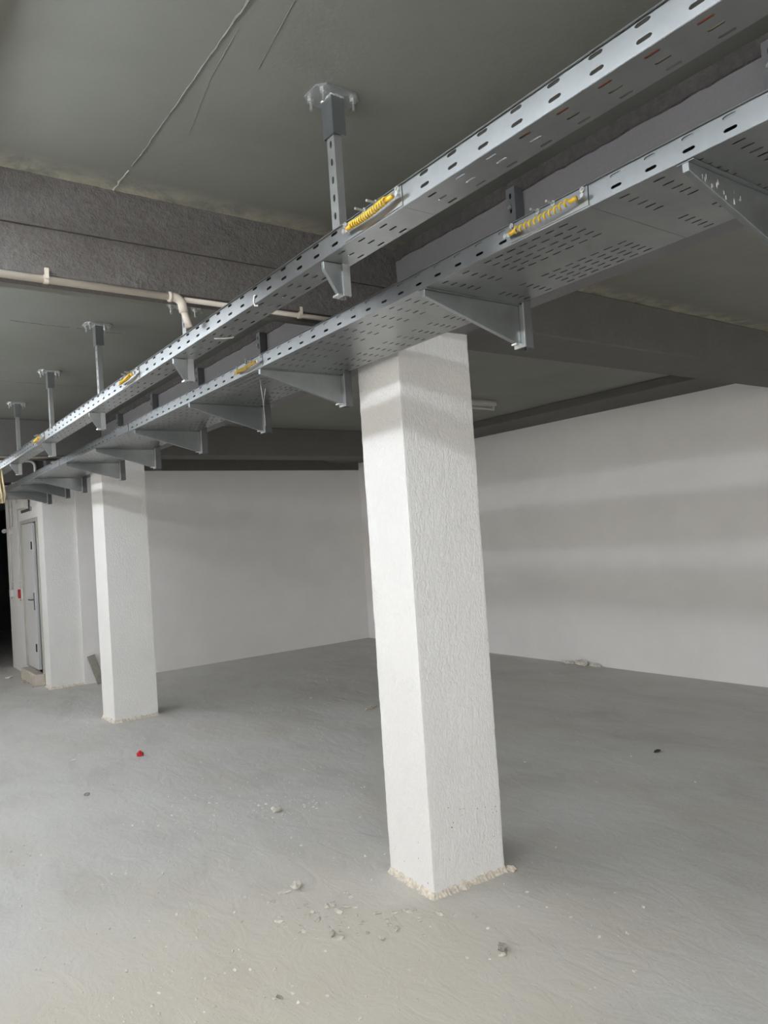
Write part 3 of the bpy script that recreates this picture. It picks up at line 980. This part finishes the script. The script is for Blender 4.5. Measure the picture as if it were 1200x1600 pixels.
chunk('wood_chip', 'tan wood chip behind the speckled column', 'scrap', 3.80, 5.60, 0.05, (1.4, 0.5, 0.25), 'mortar', 9, 2, 0.4, 0.4)
chunk('wood_chip', 'thin brown splinter lying on the tan floor', 'scrap', 1.15, 2.359, 0.013, (0.5, 1.3, 0.5), 'plank', 12, 1, 0.4, 0.3)
chunk('paper_scrap', 'tiny white scrap on the floor left of the red cap', 'scrap', 1.367, 6.072, 0.024, (1.0, 0.9, 0.25), 'chip_white', 13, 1, 0.5)
chunk('stone', 'tiny brown stone on the floor ahead of the white scrap', 'stone', 1.221, 5.127, 0.016, (1.2, 0.8, 0.6), 'chip_dark', 14, 1)
chunk('paper_scrap', 'white scrap with dark edge near the far wall corner', 'scrap', 1.72, 11.0, 0.05, (1.0, 1.2, 0.3), 'chip_white', 23, 1, 0.4)
chunk('mortar_lump', 'mortar lump stuck at the corner of the speckled column foot', 'rubble', 2.385, 2.475, 0.020, (1.0, 1.2, 0.8), 'mortar', 16)
for k, (y, sx, r) in enumerate(((5.55, 2.2, 0.034), (5.36, 1.6, 0.05), (5.18, 2.4, 0.034))):
    chunk('mortar_lump', 'low grey mortar lump at the foot of the long white wall', 'rubble', XR-0.06, y, r, (0.7, sx, 0.6), 'chip', 30+k, 2, 0.4, group='mortar lumps along the long wall')
# red toothed cap
t = thing('plastic_cap', 'small red plastic cap lying on the open floor', 'cap', (1.774, 5.777, 0))
m = MB()
k = 16
ring = [(0.026*(1 if i % 2 else 0.82)*math.cos(i*2*math.pi/k), 0.026*(1 if i % 2 else 0.82)*math.sin(i*2*math.pi/k)) for i in range(k)]
m.prism(ring, 'z', 0.0, 0.026)
obj('cap_body', m, 'red_plastic', t, bevel=0.002)
obj('cap_knob', MB().tube([(0, 0, 0.026), (0, 0, 0.036), (0, 0, 0.040)], [0.012, 0.012, 0.006], 10), 'red_plastic', t, smooth=True)

# mortar chips in the scuffed patch: countable ones
for k in range(70):
    a = random.gauss(0, 0.16); b = random.gauss(0, 0.10)
    x, y = 1.60+a, 2.66-0.55*a+b
    if x > 1.93 and y > 2.48:
        continue
    chunk('mortar_chip', 'small mortar chip in the scuffed patch in front of the speckled column', 'rubble', x, y,
          random.uniform(0.005, 0.016), (1.6, 0.8, random.uniform(0.3, 0.6)), 'chip_floor', 100+k, 1, 0.5, random.uniform(0, 3), 'chips in the scuffed patch')
# fine grit scattered everywhere: one uncountable thing
m = MB()
for k in range(900):
    if k < 420:
        x, y = random.uniform(0.3, 2.6), random.uniform(1.2, 4.6)
    elif k < 560:
        x, y = random.gauss(0.75, 0.25), random.gauss(2.55, 0.25)
    elif k < 640:
        x, y = 1.97+random.gauss(0, 0.14), 3.94+random.gauss(0, 0.14)
    else:
        x, y = random.uniform(0.8, 6.2), random.uniform(1.5, 11.0)
    if any(cx0-0.03 < x < cx0+0.45 and cy0-0.06 < y < cy0+0.50 for cx0, cy0 in ((1.96, 2.48), (1.95, 7.03), (1.9, 9.48))) or (x > 1.6 and y > 9.3):
        continue
    r = random.choice((0.0025, 0.003, 0.003, 0.004, 0.005, 0.007))
    m.blob((x, y, r*0.35), r, (1.2, 0.9, 0.7), k, 0.4, 1, random.uniform(0, 3))
g = obj('floor_grit', m, 'chip', smooth=False)
tag(g, 'fine pale grit and crumbs scattered over the concrete floor', 'grit', kind='stuff')
